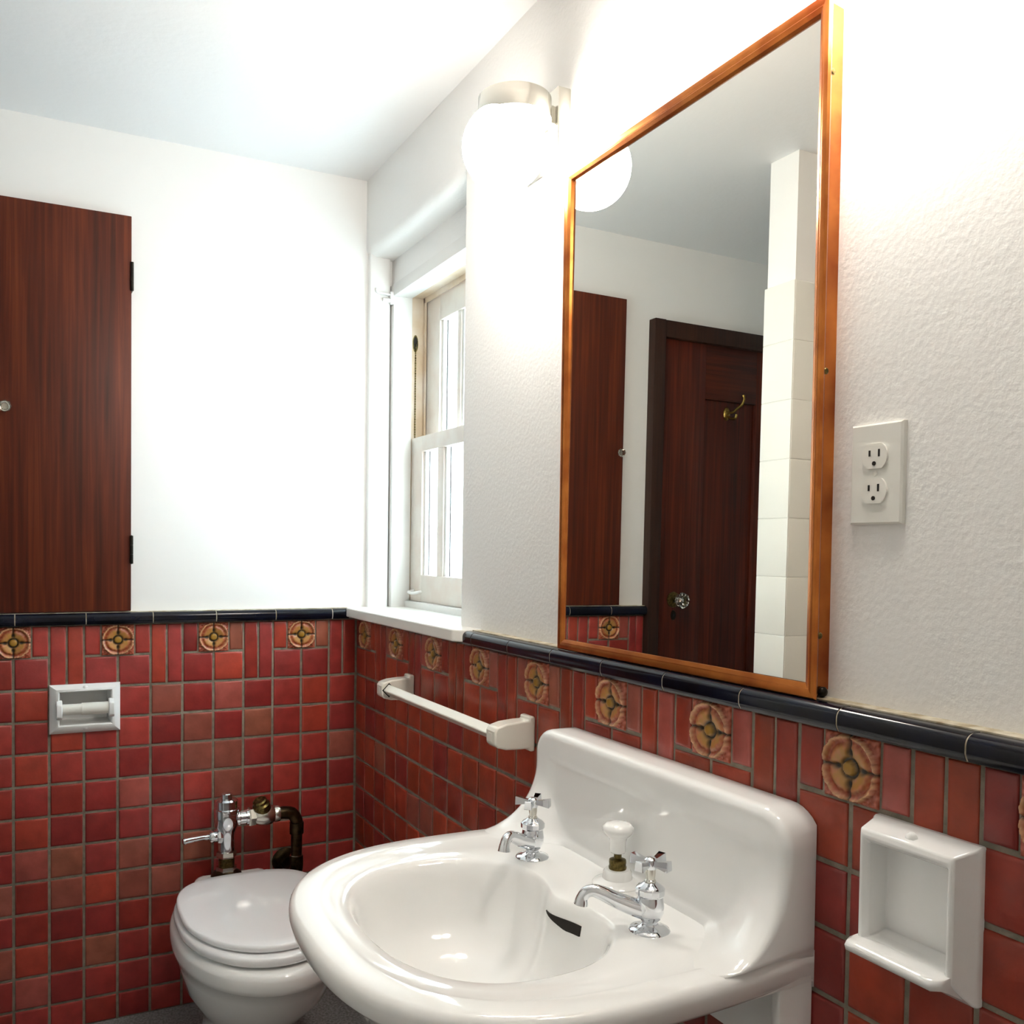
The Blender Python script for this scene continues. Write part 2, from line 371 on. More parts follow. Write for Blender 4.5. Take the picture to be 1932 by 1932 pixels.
# tiles further along the right wall, out of the photograph: one joined part
mb = MB()
for c in range(NCR+2, 38):
    for v in range(-2, 11):
        a = (c+.5)*S; z = zrow(v); t = (S-G)/2; t2 = t if v < 10 else t*.85; zz = z if v < 10 else ZFR-10*S-.034
        mb.rings([[(.0045, -a+p*t, zz+q*t2) for p, q in ((-1, -1), (1, -1), (1, 1), (-1, 1))], [(.001, -a+p*t, zz+q*t2) for p, q in ((-1, -1), (1, -1), (1, 1), (-1, 1))],
                  [(0, -a+p*(t-.004), zz+q*(t2-.004)) for p, q in ((-1, -1), (1, -1), (1, 1), (-1, 1))]])
o = mb.make('far_tiles', 'red_tile_glaze', wall_right); o['kind'] = 'stuff'; o.color = (*lin((132, 40, 42)), 1)
# black cap tiles
def cap_profile(n=9):
    h = ZCAP1-ZCAP0-.002; p = [(.008, 0), (-.016, 0)]      # (out offset towards the wall, height)
    r = .0125
    p += [(-.016-.004*math.sin(PI*i/n*.5)*0-.004*math.sin(PI*i/(2*n)), h*.35*i/n) for i in range(1, n)]
    p += [(-.020+r*(1-math.cos(a)), h-r+r*math.sin(a)) for a in [i*PI/2/n for i in range(n+1)]]
    return p+[(.028, h), (.028, 0)]
def cap(parent, side, u0, u1):
    g = .0012; pr = cap_profile(); z0 = ZCAP0+.002; rs = []
    for u in (u0+g, u1-g):
        rs.append([(-u, a, z0+b) if side == 'b' else (a, -u, z0+b) for a, b in pr])
    MB().rings(rs).make('cap_tile', 'cap_glaze', parent, smooth=50)
for k in range(6): cap(wall_back, 'b', (1+2*k)*S-.004, (3+2*k)*S-.004 if k < 5 else 1.019)
cap(wall_back, 'b', .026, S-.004)
u = 9.35*S; cap(wall_right, 'r', u, 10*S-.004)
for k in range(14): cap(wall_right, 'r', (10+2*k)*S-.004, (12+2*k)*S-.004)
def cap_joint(parent, side, u0, u1):
    rs = [[(-u, a+.0009, ZCAP0+.002+b*.97) if side == 'b' else (a+.0009, -u, ZCAP0+.002+b*.97) for a, b in cap_profile()] for u in (u0, u1)]
    MB().rings(rs).make('cap_joint', 'grout_pale', parent, smooth=50)
for k in range(7):
    u = (1+2*k)*S-.004
    if u < 1.0: cap_joint(wall_back, 'b', u-.002, u+.002)
for k in range(14): u = (10+2*k)*S-.004; cap_joint(wall_right, 'r', u-.002, u+.002)
MB().box(-1.02, .02, -.004, .013, ZCAP1-.004, ZCAP1+.0015).make('plaster_edge', 'grout_pale', wall_back)
MB().box(.004, .03, YF, -.755, ZCAP1-.004, ZCAP1+.0015).make('plaster_edge', 'grout_pale', wall_right)

# ------------------------------------------------------------------ window
win = bpy.data.objects.new('window_1', None); COL.objects.link(win); win.location = (.10, -.335, 1.06); setting(win, 'white painted double-hung window deep in the right wall', 'window')
WC = -.3275
# plaster reveals beside the opening
mb = MB()
mb.prism([(.03, .03), (.03, -.004), (.034, -.008)]+[(.095-.012+.012*math.sin(a), -.008+.012*(1-math.cos(a))) for a in [i*PI/2/6 for i in range(7)]]+[(.095, .03)], 'z', 1.05, 2.07)
mb.make('plaster_reveal', 'plaster_smooth', win, smooth=50)
YJ0, YJ1, ZHD = -.020, -.635, 1.956
# wooden frame: inner jambs, head, pulley stiles, beads
MB().box(.098, .156, YJ0, .03, 1.06, 1.99, .002).make('inner_jamb', 'enamel_paint', win, smooth=40)
MB().box(.098, .156, -.70, YJ1, 1.06, 1.99, .002).make('inner_jamb', 'enamel_paint', win, smooth=40)
MB().box(.0975, .156, YJ1-.002, YJ0+.002, ZHD, 1.99, .002).make('head', 'enamel_paint', win, smooth=40)
for sgn, yj in ((1, YJ0+.004), (-1, YJ1-.004)):
    def bb(x0, x1, dep, nm, m, z1=1.965): MB().box(x0, x1, min(yj+sgn*.02, yj-sgn*dep), max(yj+sgn*.02, yj-sgn*dep), 1.06, z1, .001).make(nm, m, win, smooth=40)
    bb(.154, .30, 0, 'pulley_stile', 'jamb_paint'); bb(.1915, .1975, .014, 'parting_bead', 'jamb_paint'); bb(.236, .246, .016, 'blind_stop', 'jamb_paint')
MB().box(.154, .30, YJ1-.01, YJ0+.01, ZHD+.004, 1.985).make('pulley_head', 'jamb_paint', win)
MB().box(.1915, .1975, YJ1, YJ0, ZHD-.010, ZHD+.006, .001).make('parting_bead', 'jamb_paint', win)
# stool under the sash and the deep sill
MB().box(.140, .30, -.66, .0, 1.056, 1.0785, .003).make('stool', 'enamel_paint', win, smooth=40)
mb = MB()
mb.prism([(-.036, -.018), (-.036, -.735), (-.022, -.757), (.03, -.757), (.03, -.65), (.30, -.65), (.30, .01), (-.005, .01)], 'z', 1.0345, 1.0605)
o = mb.make('sill', 'marble_sill', win)
bv = o.modifiers.new('soft_edge', 'BEVEL'); bv.width = .003; bv.segments = 2
def sash(nm, xf, xb, z0, z1, st, bot, top, panemat, moff, mun):
    """sash with three upright lights: sub-parts stile, rail, muntin, pane"""
    ys, ye = YJ0, YJ1
    root = MB().box(xf, xb, ys-st, ys, z0, z1, .002).make(nm, 'sash_paint', win, smooth=40)
    MB().box(xf, xb, ye, ye+st, z0, z1, .002).make('stile', 'sash_paint', root, smooth=40)
    MB().box(xf+.0005, xb-.0005, ye+st-.002, ys-st+.002, z0, z0+bot, .002).make('rail', 'sash_paint', root, smooth=40)
    MB().box(xf+.0005, xb-.0005, ye+st-.002, ys-st+.002, z1-top, z1, .002).make('rail', 'sash_paint', root, smooth=40)
    ms = [WC+moff, WC-moff]
    for c in ms: MB().box(xf+.003, xb-.003, c-mun/2, c+mun/2, z0+bot-.002, z1-top+.002, .002).make('muntin', 'sash_paint', root, smooth=40)
    xm = xf+(xb-xf)*.6; e = [ys-st, ms[0]+mun/2, ms[0]-mun/2, ms[1]+mun/2, ms[1]-mun/2, ye+st]
    for k in (0, 2, 4):
        b, a = e[k], e[k+1]
        MB().box(xm, xm+.003, a-.003, b+.003, z0+bot-.003, z1-top+.003).make('pane', panemat, root)
        MB().box(xf+.008, xm, b-.012, b, z0+bot, z1-top).make('glazing_bead', 'enamel_paint', root)
        MB().box(xf+.008, xm, a, a+.004, z0+bot, z1-top).make('glazing_bead', 'enamel_paint', root)
        MB().box(xm-.001, xm+.0005, b-.0155, b-.012, z0+bot, z1-top).make('putty_line', 'slot_dark', root)
    return root
lower = sash('lower_sash', .157, .190, 1.079, 1.5505, .080, .077, .044, 'frosted_pane', .1035, .040)
upper = sash('upper_sash', .199, .232, 1.515, 1.952, .100, .035, .075, 'clear_pane', .0835, .022)
MB().tube(smoothpath([(.157, -.050, 1.108), (.142, -.052, 1.106), (.135, -.066, 1.104), (.135, -.090, 1.103), (.142, -.104, 1.105), (.157, -.106, 1.108)], 4), .0045, 8).make('sash_lift', 'enamel_paint', lower, smooth=60)
# storm sash outside, seen through the panes
st = MB().box(.262, .285, -.07, -.01, 1.07, 1.96).make('storm_sash', 'enamel_paint', win)
for yy in (-.165, -.29, -.40, -.52): MB().box(.265, .280, yy-.012, yy, 1.07, 1.96).make('storm_bar', 'enamel_paint', st)
MB().box(.262, .285, -.645, -.07, 1.52, 1.56).make('storm_rail', 'enamel_paint', st)
# pulley and chain
yp = YJ0+.0035
MB().lathe((.1675, yp, 1.8275), [(.0001, -.0005), (.0085, -.0005), (.0085, .0008), (.0001, .0008)], '-y', 20, sx=1, sy=2.9).make('sash_pulley', 'old_brass', win)
MB().lathe((.1675, yp-.0006, 1.8275), [(.0001, -.0005), (.006, -.0005), (.006, .0008), (.0001, .0008)], '-y', 20, sx=1, sy=3.4).make('pulley_slot', 'slot_dark', win)
mb = MB()
for i in range(37):
    z = 1.822-i*.0074; mb.box(.1655, .1695, yp-.0042, yp-.0017, z-.0032, z+.0032, .0006, 1) if i % 2 else mb.box(.1665, .1685, yp-.0057, yp-.0002, z-.0032, z+.0032, .0006, 1)
mb.make('sash_chain', 'old_brass', win)
for z in (1.895, 1.60, 1.25): MB().lathe((.128, YJ0, z), [(.003, 0), (.0026, .0010), (.0001, .0012)], '-y', 12).make('screw_head', 'enamel_paint', win)
# curtain bracket painted white
t = thing('curtain_rod_bracket', 'small white painted curtain bracket beside the window head', 'bracket', (.095, -.012, 1.945))
MB().box(.088, .100, -.020, -.006, 1.932, 1.968, .002).make('plate', 'enamel_paint', t)
MB().tube(smoothpath([(.096, -.014, 1.958), (.075, -.014, 1.960), (.055, -.014, 1.961), (.047, -.014, 1.966), (.047, -.014, 1.972)], 4), .0035, 8).make('hook', 'enamel_paint', t, smooth=60)
MB().tube([(.096, -.014, 1.942), (.066, -.014, 1.943)], .006, 10).make('arm', 'enamel_paint', t, smooth=40)

# ------------------------------------------------------------------ partition beside the shower (seen in the mirror)
mb = MB().box(XL, -.926, -.7315, -.6325, 0, ZC); part = mb.make('wall_partition', 'plaster_smooth'); setting(part, 'white shower partition wall seen reflected in the mirror', 'wall')
P6 = .1535; ZT = 1.946
TM_E = tile_mesh('end_tile', .108, P6-.0016, .006, .0012, 'white_tile'); TM_W = tile_mesh('white_wall_tile', P6-.0016, P6-.0016, .006, .0012, 'white_tile')
MB().box(XL, -.9215, -.7360, -.6280, 0, ZT-.002).make('grout_bed', 'white_tile', part)
for v in range(13):
    z = ZT-(v+.5)*P6; sc = 1
    if v == 12: z = (ZT-12*P6)/2; sc = 2*z/P6*.98
    ob = bpy.data.objects.new('end_tile', TM_E); COL.objects.link(ob); ob.parent = part
    ob.matrix_local = Matrix.Translation((-.926, -.682, z)) @ Matrix(((0, 0, 1), (1, 0, 0), (0, 1, 0))).to_4x4(); ob.scale = (1, sc, 1)
    for c in range(5):
        ob = bpy.data.objects.new('white_wall_tile', TM_W); COL.objects.link(ob); ob.parent = part
        ob.matrix_local = Matrix.Translation((-.922-(c+.5)*P6, -.7315, z)) @ Matrix(((1, 0, 0), (0, 0, -1), (0, 1, 0))).to_4x4(); ob.scale = (1, sc, 1)

# ------------------------------------------------------------------ door (seen in the mirror)
door = bpy.data.objects.new('door_1', None); COL.objects.link(door); door.location = (-1.37, .0, 0); setting(door, 'dark mahogany panelled door in a black-brown casing, seen in the mirror', 'door')
MB().box(-1.066, -1.0195, -.022, .06, 0, 2.018, .003).make('casing', 'walnut_casing', door, smooth=40)
MB().box(-1.722, -1.676, -.022, .06, 0, 2.018, .003).make('casing', 'walnut_casing', door, smooth=40)
MB().box(-1.676, -1.066, -.021, .06, 1.960, 2.017, .003).make('head_casing', 'walnut_casing', door, smooth=40)
MB().box(-1.256, -1.068, .0, .04, .004, 1.964, .002).make('stile', 'mahogany_dark', door, smooth=40)
MB().box(-1.674, -1.486, .0, .04, .004, 1.964, .002).make('stile', 'mahogany_dark', door, smooth=40)
MB().box(-1.486, -1.256, .0, .04, 1.773, 1.964, .001).make('rail', 'mahogany_flat', door, smooth=40)
MB().box(-1.486, -1.256, .0, .04, .008, .26, .001).make('rail', 'mahogany_flat', door, smooth=40)
MB().box(-1.488, -1.254, .012, .03, .25, 1.78).make('panel', 'mahogany_dark', door)
MB().box(-1.73, -1.01, .045, .06, 0, 2.01).make('door_light_block', 'walnut_casing', door)  # added sheet behind the whole door, blocks sky light leaking round its edges
kn = MB().lathe((-1.140, -.0005, 1.078), [(.0001, 0), (.027, 0), (.0265, .003), (.02, .006), (.0095, .008), (.009, .026), (.0001, .026)], '-y', 28).make('knob_rose', 'old_brass', door, smooth=40)
MB().lathe((-1.140, -.024, 1.078), [(.0001, 0), (.012, 0), (.0135, .004), (.026, .018), (.0285, .026), (.026, .034), (.016, .039), (.0001, .039)], '-y', 8).make('glass_knob', 'glass_knob', kn)
MB().lathe((-1.140, -.027, 1.078), [(.0001, 0), (.008, 0), (.008, .010), (.0001, .016)], '-y', 12).make('knob_core', 'chrome', kn)
MB().lathe((-1.142, .0, 1.025), [(.0001, 0), (.011, 0), (.010, .003), (.0001, .003)], '-y', 20, sy=1.6).make('keyhole_plate', 'dark_metal', door)
MB().lathe((-1.142, -.0032, 1.025), [(.0001, 0), (.003, 0), (.003, .0006), (.0001, .0006)], '-y', 10, sy=1.8).make('keyhole', 'black', door)
t = thing('coat_hook', 'small brass double coat hook on the dark door panel', 'hook', (-1.362, .012, 1.70))
MB().lathe((-1.362, .012, 1.732), [(.0001, 0), (.014, 0), (.013, .004), (.008, .007), (.0001, .008)], '-y', 20, sy=1.7).make('back_plate', 'brass', t, smooth=50)
MB().tube(smoothpath([(-1.362, .006, 1.735), (-1.366, -.018, 1.735), (-1.370, -.034, 1.746), (-1.374, -.052, 1.758), (-1.376, -.060, 1.775), (-1.376, -.056, 1.788)], 5), [.006]+[.0045]*23+[.006, .0062], 10).make('upper_prong', 'brass', t, smooth=60)
MB().tube(smoothpath([(-1.362, .006, 1.722), (-1.364, -.016, 1.712), (-1.366, -.030, 1.714), (-1.367, -.034, 1.726)], 5), .0045, 10).make('lower_prong', 'brass', t, smooth=60)

# ------------------------------------------------------------------ medicine cabinet door on the back wall
t = thing('wall_cabinet', 'tall dark mahogany cabinet door set in the back wall above tiles', 'cabinet', (-.760, .0, 1.061))
MB().box(-.904, -.616, .012, .11, 1.07, 2.05).make('carcass', 'walnut_casing', t)
dr = MB().box(-.9125, -.6095, -.008, .0125, 1.0615, 2.066, .0015).make('door', 'mahogany', t, smooth=40)
k = MB().lathe((-.8965, -.008, 1.5615), [(.0001, 0), (.006, 0), (.006, .006), (.0001, .006)], '-y', 12).make('knob_stem', 'nickel', dr)
MB().lathe((-.8965, -.013, 1.5615), [(.0001, 0), (.007, 0), (.0135, .007), (.0145, .012), (.011, .018), (.0001, .021)], '-y', 8).make('knob', 'glass_knob', dr)
for z in (1.914, 1.219):
    h = MB().lathe((-.6085, -.010, z-.036), [(.0001, 0), (.0042, 0), (.0042, .0235), (.0034, .0237), (.0034, .0243), (.0042, .0245), (.0042, .0475), (.0034, .0477), (.0034, .0483), (.0042, .0485), (.0042, .072), (.0001, .072)], 'z', 12).make('hinge', 'dark_metal', t, smooth=50)
    MB().box(-.6092, -.6068, -.0085, .0125, z-.037, z+.037).make('hinge_leaf', 'dark_metal', h)

# ------------------------------------------------------------------ mirror
MY0, MY1, MZ0, MZ1 = -1.712, -1.1215, 1.0585, 1.8915
t = thing('wall_mirror', 'large rectangular mirror in a worn copper-brown metal frame', 'mirror', (.01, (MY0+MY1)/2, MZ0))
FP = [(.010, .026), (.0085, .006), (.0015, -.002), (.0, -.005), (.002, -.0078), (.006, -.0082), (.0115, -.0062), (.0125, -.0065), (.018, -.004), (.0205, .0015)]
corners = [(MY0, MZ0, 1, 1), (MY1, MZ0, -1, 1), (MY1, MZ1, -1, -1), (MY0, MZ1, 1, -1)]
for i in range(4):
    rs = []
    for (y, z, sy, sz) in (corners[i], corners[(i+1) % 4]): rs.append([(x, y+sy*d, z+sz*d) for d, x in FP])
    MB().rings(rs).make('frame_rail' if i % 2 == 0 else 'frame_stile', 'copper_frame', t, smooth=35)
def gx(z): return -.001+.0053*(z-1.428)
a, b, c, d = MY0+.019, MY1-.019, MZ0+.019, MZ1-.019
MB().rings([[(gx(c), a, c), (gx(c), b, c), (gx(d), b, d), (gx(d), a, d)], [(gx(c)+.006, a, c), (gx(c)+.006, b, c), (gx(d)+.006, b, d), (gx(d)+.006, a, d)]]).make('mirror_glass', 'mirror_silver', t)
for z in (1.135, 1.45, 1.80): MB().lathe((.002, MY0+.0035, z), [(.0001, 0), (.0042, 0), (.003, .0014), (.0001, .0018)], '-y', 12).make('screw', 'old_brass', t)
MB().lathe((.012, MY0+.009, MZ0+.008), [(.0001, 0), (.006, 0), (.0065, .004), (.004, .007), (.0001, .008)], '-y', 14).make('corner_stud', 'dark_metal', t, smooth=50)
MB().box(.012, .024, MY0+.01, MY1-.01, MZ0+.01, MZ1-.01).make('backing', 'walnut_casing', t)

# ------------------------------------------------------------------ wall lamp
def wall_lamp(dy, label):
    GC = Vector((-.0892, -1.0513+dy, 1.9446)); m = -1 if dy else 1
    t = thing('wall_lamp', label, 'lamp', (PX, -1.04+dy, 1.90), 'globe lamps either side of the mirror')
    MB().box(-.002, PX+.001, -1.088+dy, -.978+dy, 1.914, 2.058, .003).make('back_plate', 'nickel', t, smooth=40)
    MB().box(-.03, .0, -1.075+dy, -1.03+dy, 1.995, 2.028, .003).make('arm', 'nickel', t, smooth=40)
    MB().lathe((-.072, -1.056+dy, 1.993), [(.045, 0), (.0655, 0), (.0655, .036), (.064, .038), (.0001, .039), (.0001, .03), (.045, .03)], 'z', 48, cap=False).make('cap', 'nickel', t, smooth=40)
    pr = [(.075*math.sin(a), -.075*math.cos(a)) for a in [PI*i/24 for i in range(1, 24)]]
    MB().lathe(GC, [(.0005, -.075)]+pr+[(.0005, .075)], 'z', 48).make('globe', 'globe_glass', t, smooth=80)
wall_lamp(0, 'lit round white globe lamp with nickel cap, left of the mirror near the window')
wall_lamp(-.731, 'lit round white globe lamp right of the mirror, just above the view')

# ------------------------------------------------------------------ outlet
t = thing('wall_outlet', 'white double power outlet plate on the wall right of mirror', 'outlet', (PX, -1.7698, 1.2676))
oy, oz = -1.7698, 1.325
mb = MB(); rs = []
for i, x in ((0, PX+.002), (0, .0195), (.0022, .0172)): rs.append([(x, oy+p*(.0350-i), oz+q*(.0574-i)) for p, q in ((-1, -1), (1, -1), (1, 1), (-1, 1))])
mb.rings(rs).make('plate', 'plate_plastic', t, smooth=30)
for dz in (.0197, -.0197):
    zc = oz+dz; poly = []
    for k in range(48):
        a = 2*PI*k/48; y = .0172*math.cos(a); z = max(-.0142, min(.0142, .0172*math.sin(a))); poly.append((oy+y, zc+z))
    rc = MB().prism(poly, 'x', .0185, .0148).make('receptacle', 'white_plastic', t, smooth=30)
    for s, hh in ((-1, .0042), (1, .0034)): MB().box(.0143, .015, oy+s*.0064-.0012, oy+s*.0064+.0012, zc+.0035-hh, zc+.0035+hh).make('slot', 'slot_dark', rc)
    MB().lathe((.0149, oy, zc-.0082), [(.0001, 0), (.0025, 0), (.0025, .0008), (.0001, .0008)], '-x', 14).make('ground_hole', 'slot_dark', rc)
MB().lathe((.0175, oy, oz), [(.0001, 0), (.0032, 0), (.0026, .0012), (.0001, .0016)], '-x', 14).make('screw', 'white_plastic', t)

# ------------------------------------------------------------------ towel bar
t = thing('towel_bar', 'cream ceramic towel bar on the red tile wall under the window', 'towel rail', (0, -.72, .86))
ZB, XB = .889, -.066
for yc in (-.425, -1.018):
    out = [(.0, -.032), (-.010, -.032), (-.013, -.026), (-.030, -.0265), (-.060, -.025), (-.078, -.020), (-.084, -.014), (-.0845, .010), (-.080, .018), (-.060, .0235), (-.030, .026), (-.013, .026), (-.013, .033), (-.006, .034), (.0, .033)]
    o = MB().prism([(x, ZB+z) for x, z in out], 'y', yc-.019, yc+.019).make('post', 'porcelain_warm', t, smooth=30)
    bv = o.modifiers.new('round', 'BEVEL'); bv.width = .004; bv.segments = 3; bv.limit_method = 'ANGLE'; bv.angle_limit = math.radians(35)
    MB().box(-.0853, -.084, yc-.006, yc+.006, ZB-.010, ZB+.006, .0004, 1).make('end_mark', 'porcelain_warm', o)
rb = .0145
o = MB().rings([[(XB+rb*math.cos(a), yy, ZB+rb*math.sin(a)) for a in (0, PI/2, PI, 3*PI/2)] for yy in (-.438, -1.005)]).make('bar', 'porcelain_warm', t)
bv = o.modifiers.new('round', 'BEVEL'); bv.width = .0025; bv.segments = 2
rb = .0175
MB().rings([[(XB+rb*math.cos(a), yy, ZB+rb*math.sin(a)) for a in (0, PI/2, PI, 3*PI/2)] for yy in (-.442, -.4443)]).make('socket', 'slot_dark', t)

# ------------------------------------------------------------------ toilet-paper holder
t = thing('toilet_paper_holder', 'white ceramic recessed toilet paper holder on the back wall tiles', 'paper holder', (-.7175, 0, .755))
hx0, hx1, hz0, hz1 = -.800, -.635, .756, .879
def rect(x0, x1, z0, z1, y): return [(x0, y, z0), (x1, y, z0), (x1, y, z1), (x0, y, z1)]
mb = MB()
ix0, ix1, iz0, iz1 = -.780, -.655, .776, .864
mb.rings([rect(hx0, hx1, hz0, hz1, .002), rect(hx0, hx1, hz0, hz1, -.006), rect(hx0+.003, hx1-.003, hz0+.003, hz1-.003, -.010), rect(ix0-.004, ix1+.004, iz0-.004, iz1+.004, -.021), rect(ix0, ix1, iz0, iz1, -.022),
          rect(ix0+.003, ix1-.003, iz0+.003, iz1-.003, -.018), rect(ix0+.008, ix1-.008, iz0+.006, iz1-.006, .048)], cap0=False)
mb.make('body', 'porcelain', t, smooth=28)
for s, x in ((1, ix0-.001), (-1, ix1+.001)):      # ears that carry the roller
    o = MB().prism([(-.020, .842), (-.034, .832), (-.036, .815), (-.032, .800), (-.018, .792), (.0, .80), (.0, .84)], 'x', x-s*.004, x+s*.010).make('ear', 'porcelain', t, smooth=30)
    bv = o.modifiers.new('round', 'BEVEL'); bv.width = .0025; bv.segments = 2
MB().lathe((-.774, -.018, .8178), [(.0001, 0), (.0135, 0), (.0135, .048), (.0001, .048)], 'x', 24).make('roller', 'white_plastic', t, smooth=40)
MB().lathe((-.727, -.018, .8178), [(.0001, 0), (.0152, 0), (.0152, .068), (.0001, .068)], 'x', 24).make('roller_sleeve', 'white_plastic', t, smooth=40)
MB().lathe((-.7175, -.016, .871), [(.0001, 0), (.006, 0), (.004, .003), (.0001, .004)], '-y', 12).make('stud', 'porcelain', t, smooth=60)
MB().lathe((-.7175, -.016, .769), [(.0001, 0), (.006, 0), (.004, .003), (.0001, .004)], '-y', 12).make('stud', 'porcelain', t, smooth=60)

# ------------------------------------------------------------------ soap dish
t = thing('soap_dish', 'white ceramic soap holder with open front on right tile wall', 'soap dish', (0, -1.863, .783))
sy0, sy1, sz0, sz1 = -1.927, -1.799, .784, .946
def rr(y0, y1, z0, z1, x): return [(x, y0, z0), (x, y1, z0), (x, y1, z1), (x, y0, z1)]
mb = MB()
mb.rings([rr(sy0, sy1, sz0, sz1, .001), rr(sy0, sy1, sz0, sz1, -.006), rr(sy0+.002, sy1-.002, sz0+.003, sz1-.003, -.010), rr(sy0+.010, sy1-.006, sz0+.026, sz1-.010, -.034), rr(sy0+.014, sy1-.010, sz0+.030, sz1-.018, -.036),
          rr(sy0+.018, sy1-.015, sz0+.034, sz1-.024, -.030), rr(sy0+.022, sy1-.018, sz0+.038, sz1-.028, -.003)], cap0=False)
o = mb.make('body', 'porcelain', t, smooth=28)
bv = o.modifiers.new('round', 'BEVEL'); bv.width = .0035; bv.segments = 3; bv.limit_method = 'ANGLE'; bv.angle_limit = math.radians(22)
lip = []
for yy, e in ((sy0+.010, 0), (sy0+.016, 1), (sy0+.03, 1), (sy1-.02, 1), (sy1-.009, 1), (sy1-.004, 0)):
    k = .010 if e else .0
    lip.append([(-.004, yy, sz0+.040), (-.022, yy, sz0+.034), (-.036-k, yy, sz0+.033), (-.044-k, yy, sz0+.032), (-.047-k, yy, sz0+.028), (-.045-k, yy, sz0+.022), (-.036, yy, sz0+.018), (-.012, yy, sz0+.006)])
o = MB().rings(lip).make('lip', 'porcelain', t, smooth=60)
MB().lathe((-.024, (sy0+sy1)/2+.002, sz1-.0075), [(.0001, -.002), (.007, -.002), (.005, .003), (.0001, .004)], '-x', 16).make('stud', 'porcelain', t, smooth=60)

# ------------------------------------------------------------------ wash basin
SY = -1.427; ZR = .757
sink = thing('wash_basin', 'large white porcelain wall-hung wash basin with tall splashback', 'sink', (-.25, SY, .56))
def Fo(fx, ly):
    if fx >= .25: return (abs(fx-.25)/.296)**2.5+(abs(ly)/.309)**2.5
    t_ = (.25-fx)/.25; return max(abs(ly)/(.309-.022*t_*t_), t_ if fx < .25 else 0)
BC = .315
def ray_r(F, th):
    lo, hi = 0, .7
    for _ in range(40):
        m_ = (lo+hi)/2
        if F(BC+m_*math.cos(th), m_*math.sin(th)) < 1: lo = m_
        else: hi = m_
    return lo
cth = math.atan2(.287, -BC)
TH = sorted([2*PI*k/112-PI for k in range(112)]+[cth, -cth])
RO = [ray_r(Fo, th) for th in TH]
def bowl_r(th):
    c, s_ = math.cos(th), math.sin(th); a = .150; n = 2.35
    r_ = (abs(c/a)**n+abs(s_/.197)**n)**(-1/n)
    d = abs(abs(th)-PI); return r_*(1-.20*math.exp(-(d/.36)**2)+.03*math.exp(-((d-.75)/.2)**2))
RB = [bowl_r(th) for th in TH]
def ring(rad, z):
    rs_ = [rad(i) for i in range(len(TH))]
    return [(-(BC+r_*math.cos(th)), SY+r_*math.sin(th), z) for r_, th in zip(rs_, TH)]
def ins(d): return lambda i: RO[i]-d*(1 if abs(TH[i]) < abs(cth)-.02 else 0)
def bo(k): return lambda i: RB[i]*k
def mixr(k): return lambda i: RB[i]*1.05*(1-k)+(RO[i]-.046)*k
seq = [ring(bo(.2), .560), ring(bo(.75), .580), ring(bo(1.0), .630), ring(lambda i: min(RB[i]*1.14, RO[i]-.03), .685), ring(ins(.030), .712), ring(ins(.016), .718), ring(ins(.009), .721), ring(ins(.004), .727), ring(ins(.0), .742),
       ring(ins(.0012), .749), ring(ins(.005), .7545), ring(ins(.011), .757), ring(ins(.040), .757), ring(ins(.044), .7564), ring(ins(.049), .7552), ring(mixr(.5), .7545), ring(bo(1.06), .7535), ring(bo(1.035), .7515),
       ring(bo(1.01), .7465), ring(bo(.985), .738), ring(bo(.96), .722), ring(bo(.925), .698), ring(bo(.86), .670), ring(bo(.74), .645), ring(bo(.55), .628), ring(bo(.3), .617), ring(bo(.12), .612)]
MB().rings(seq).make('basin', 'porcelain', sink, smooth=70)
MB().lathe((-BC, SY, .6115), [(.0001, 0), (.020, 0), (.021, .002), (.019, .003), (.016, .0015), (.0001, .001)], 'z', 28).make('drain', 'chrome', sink, smooth=50)
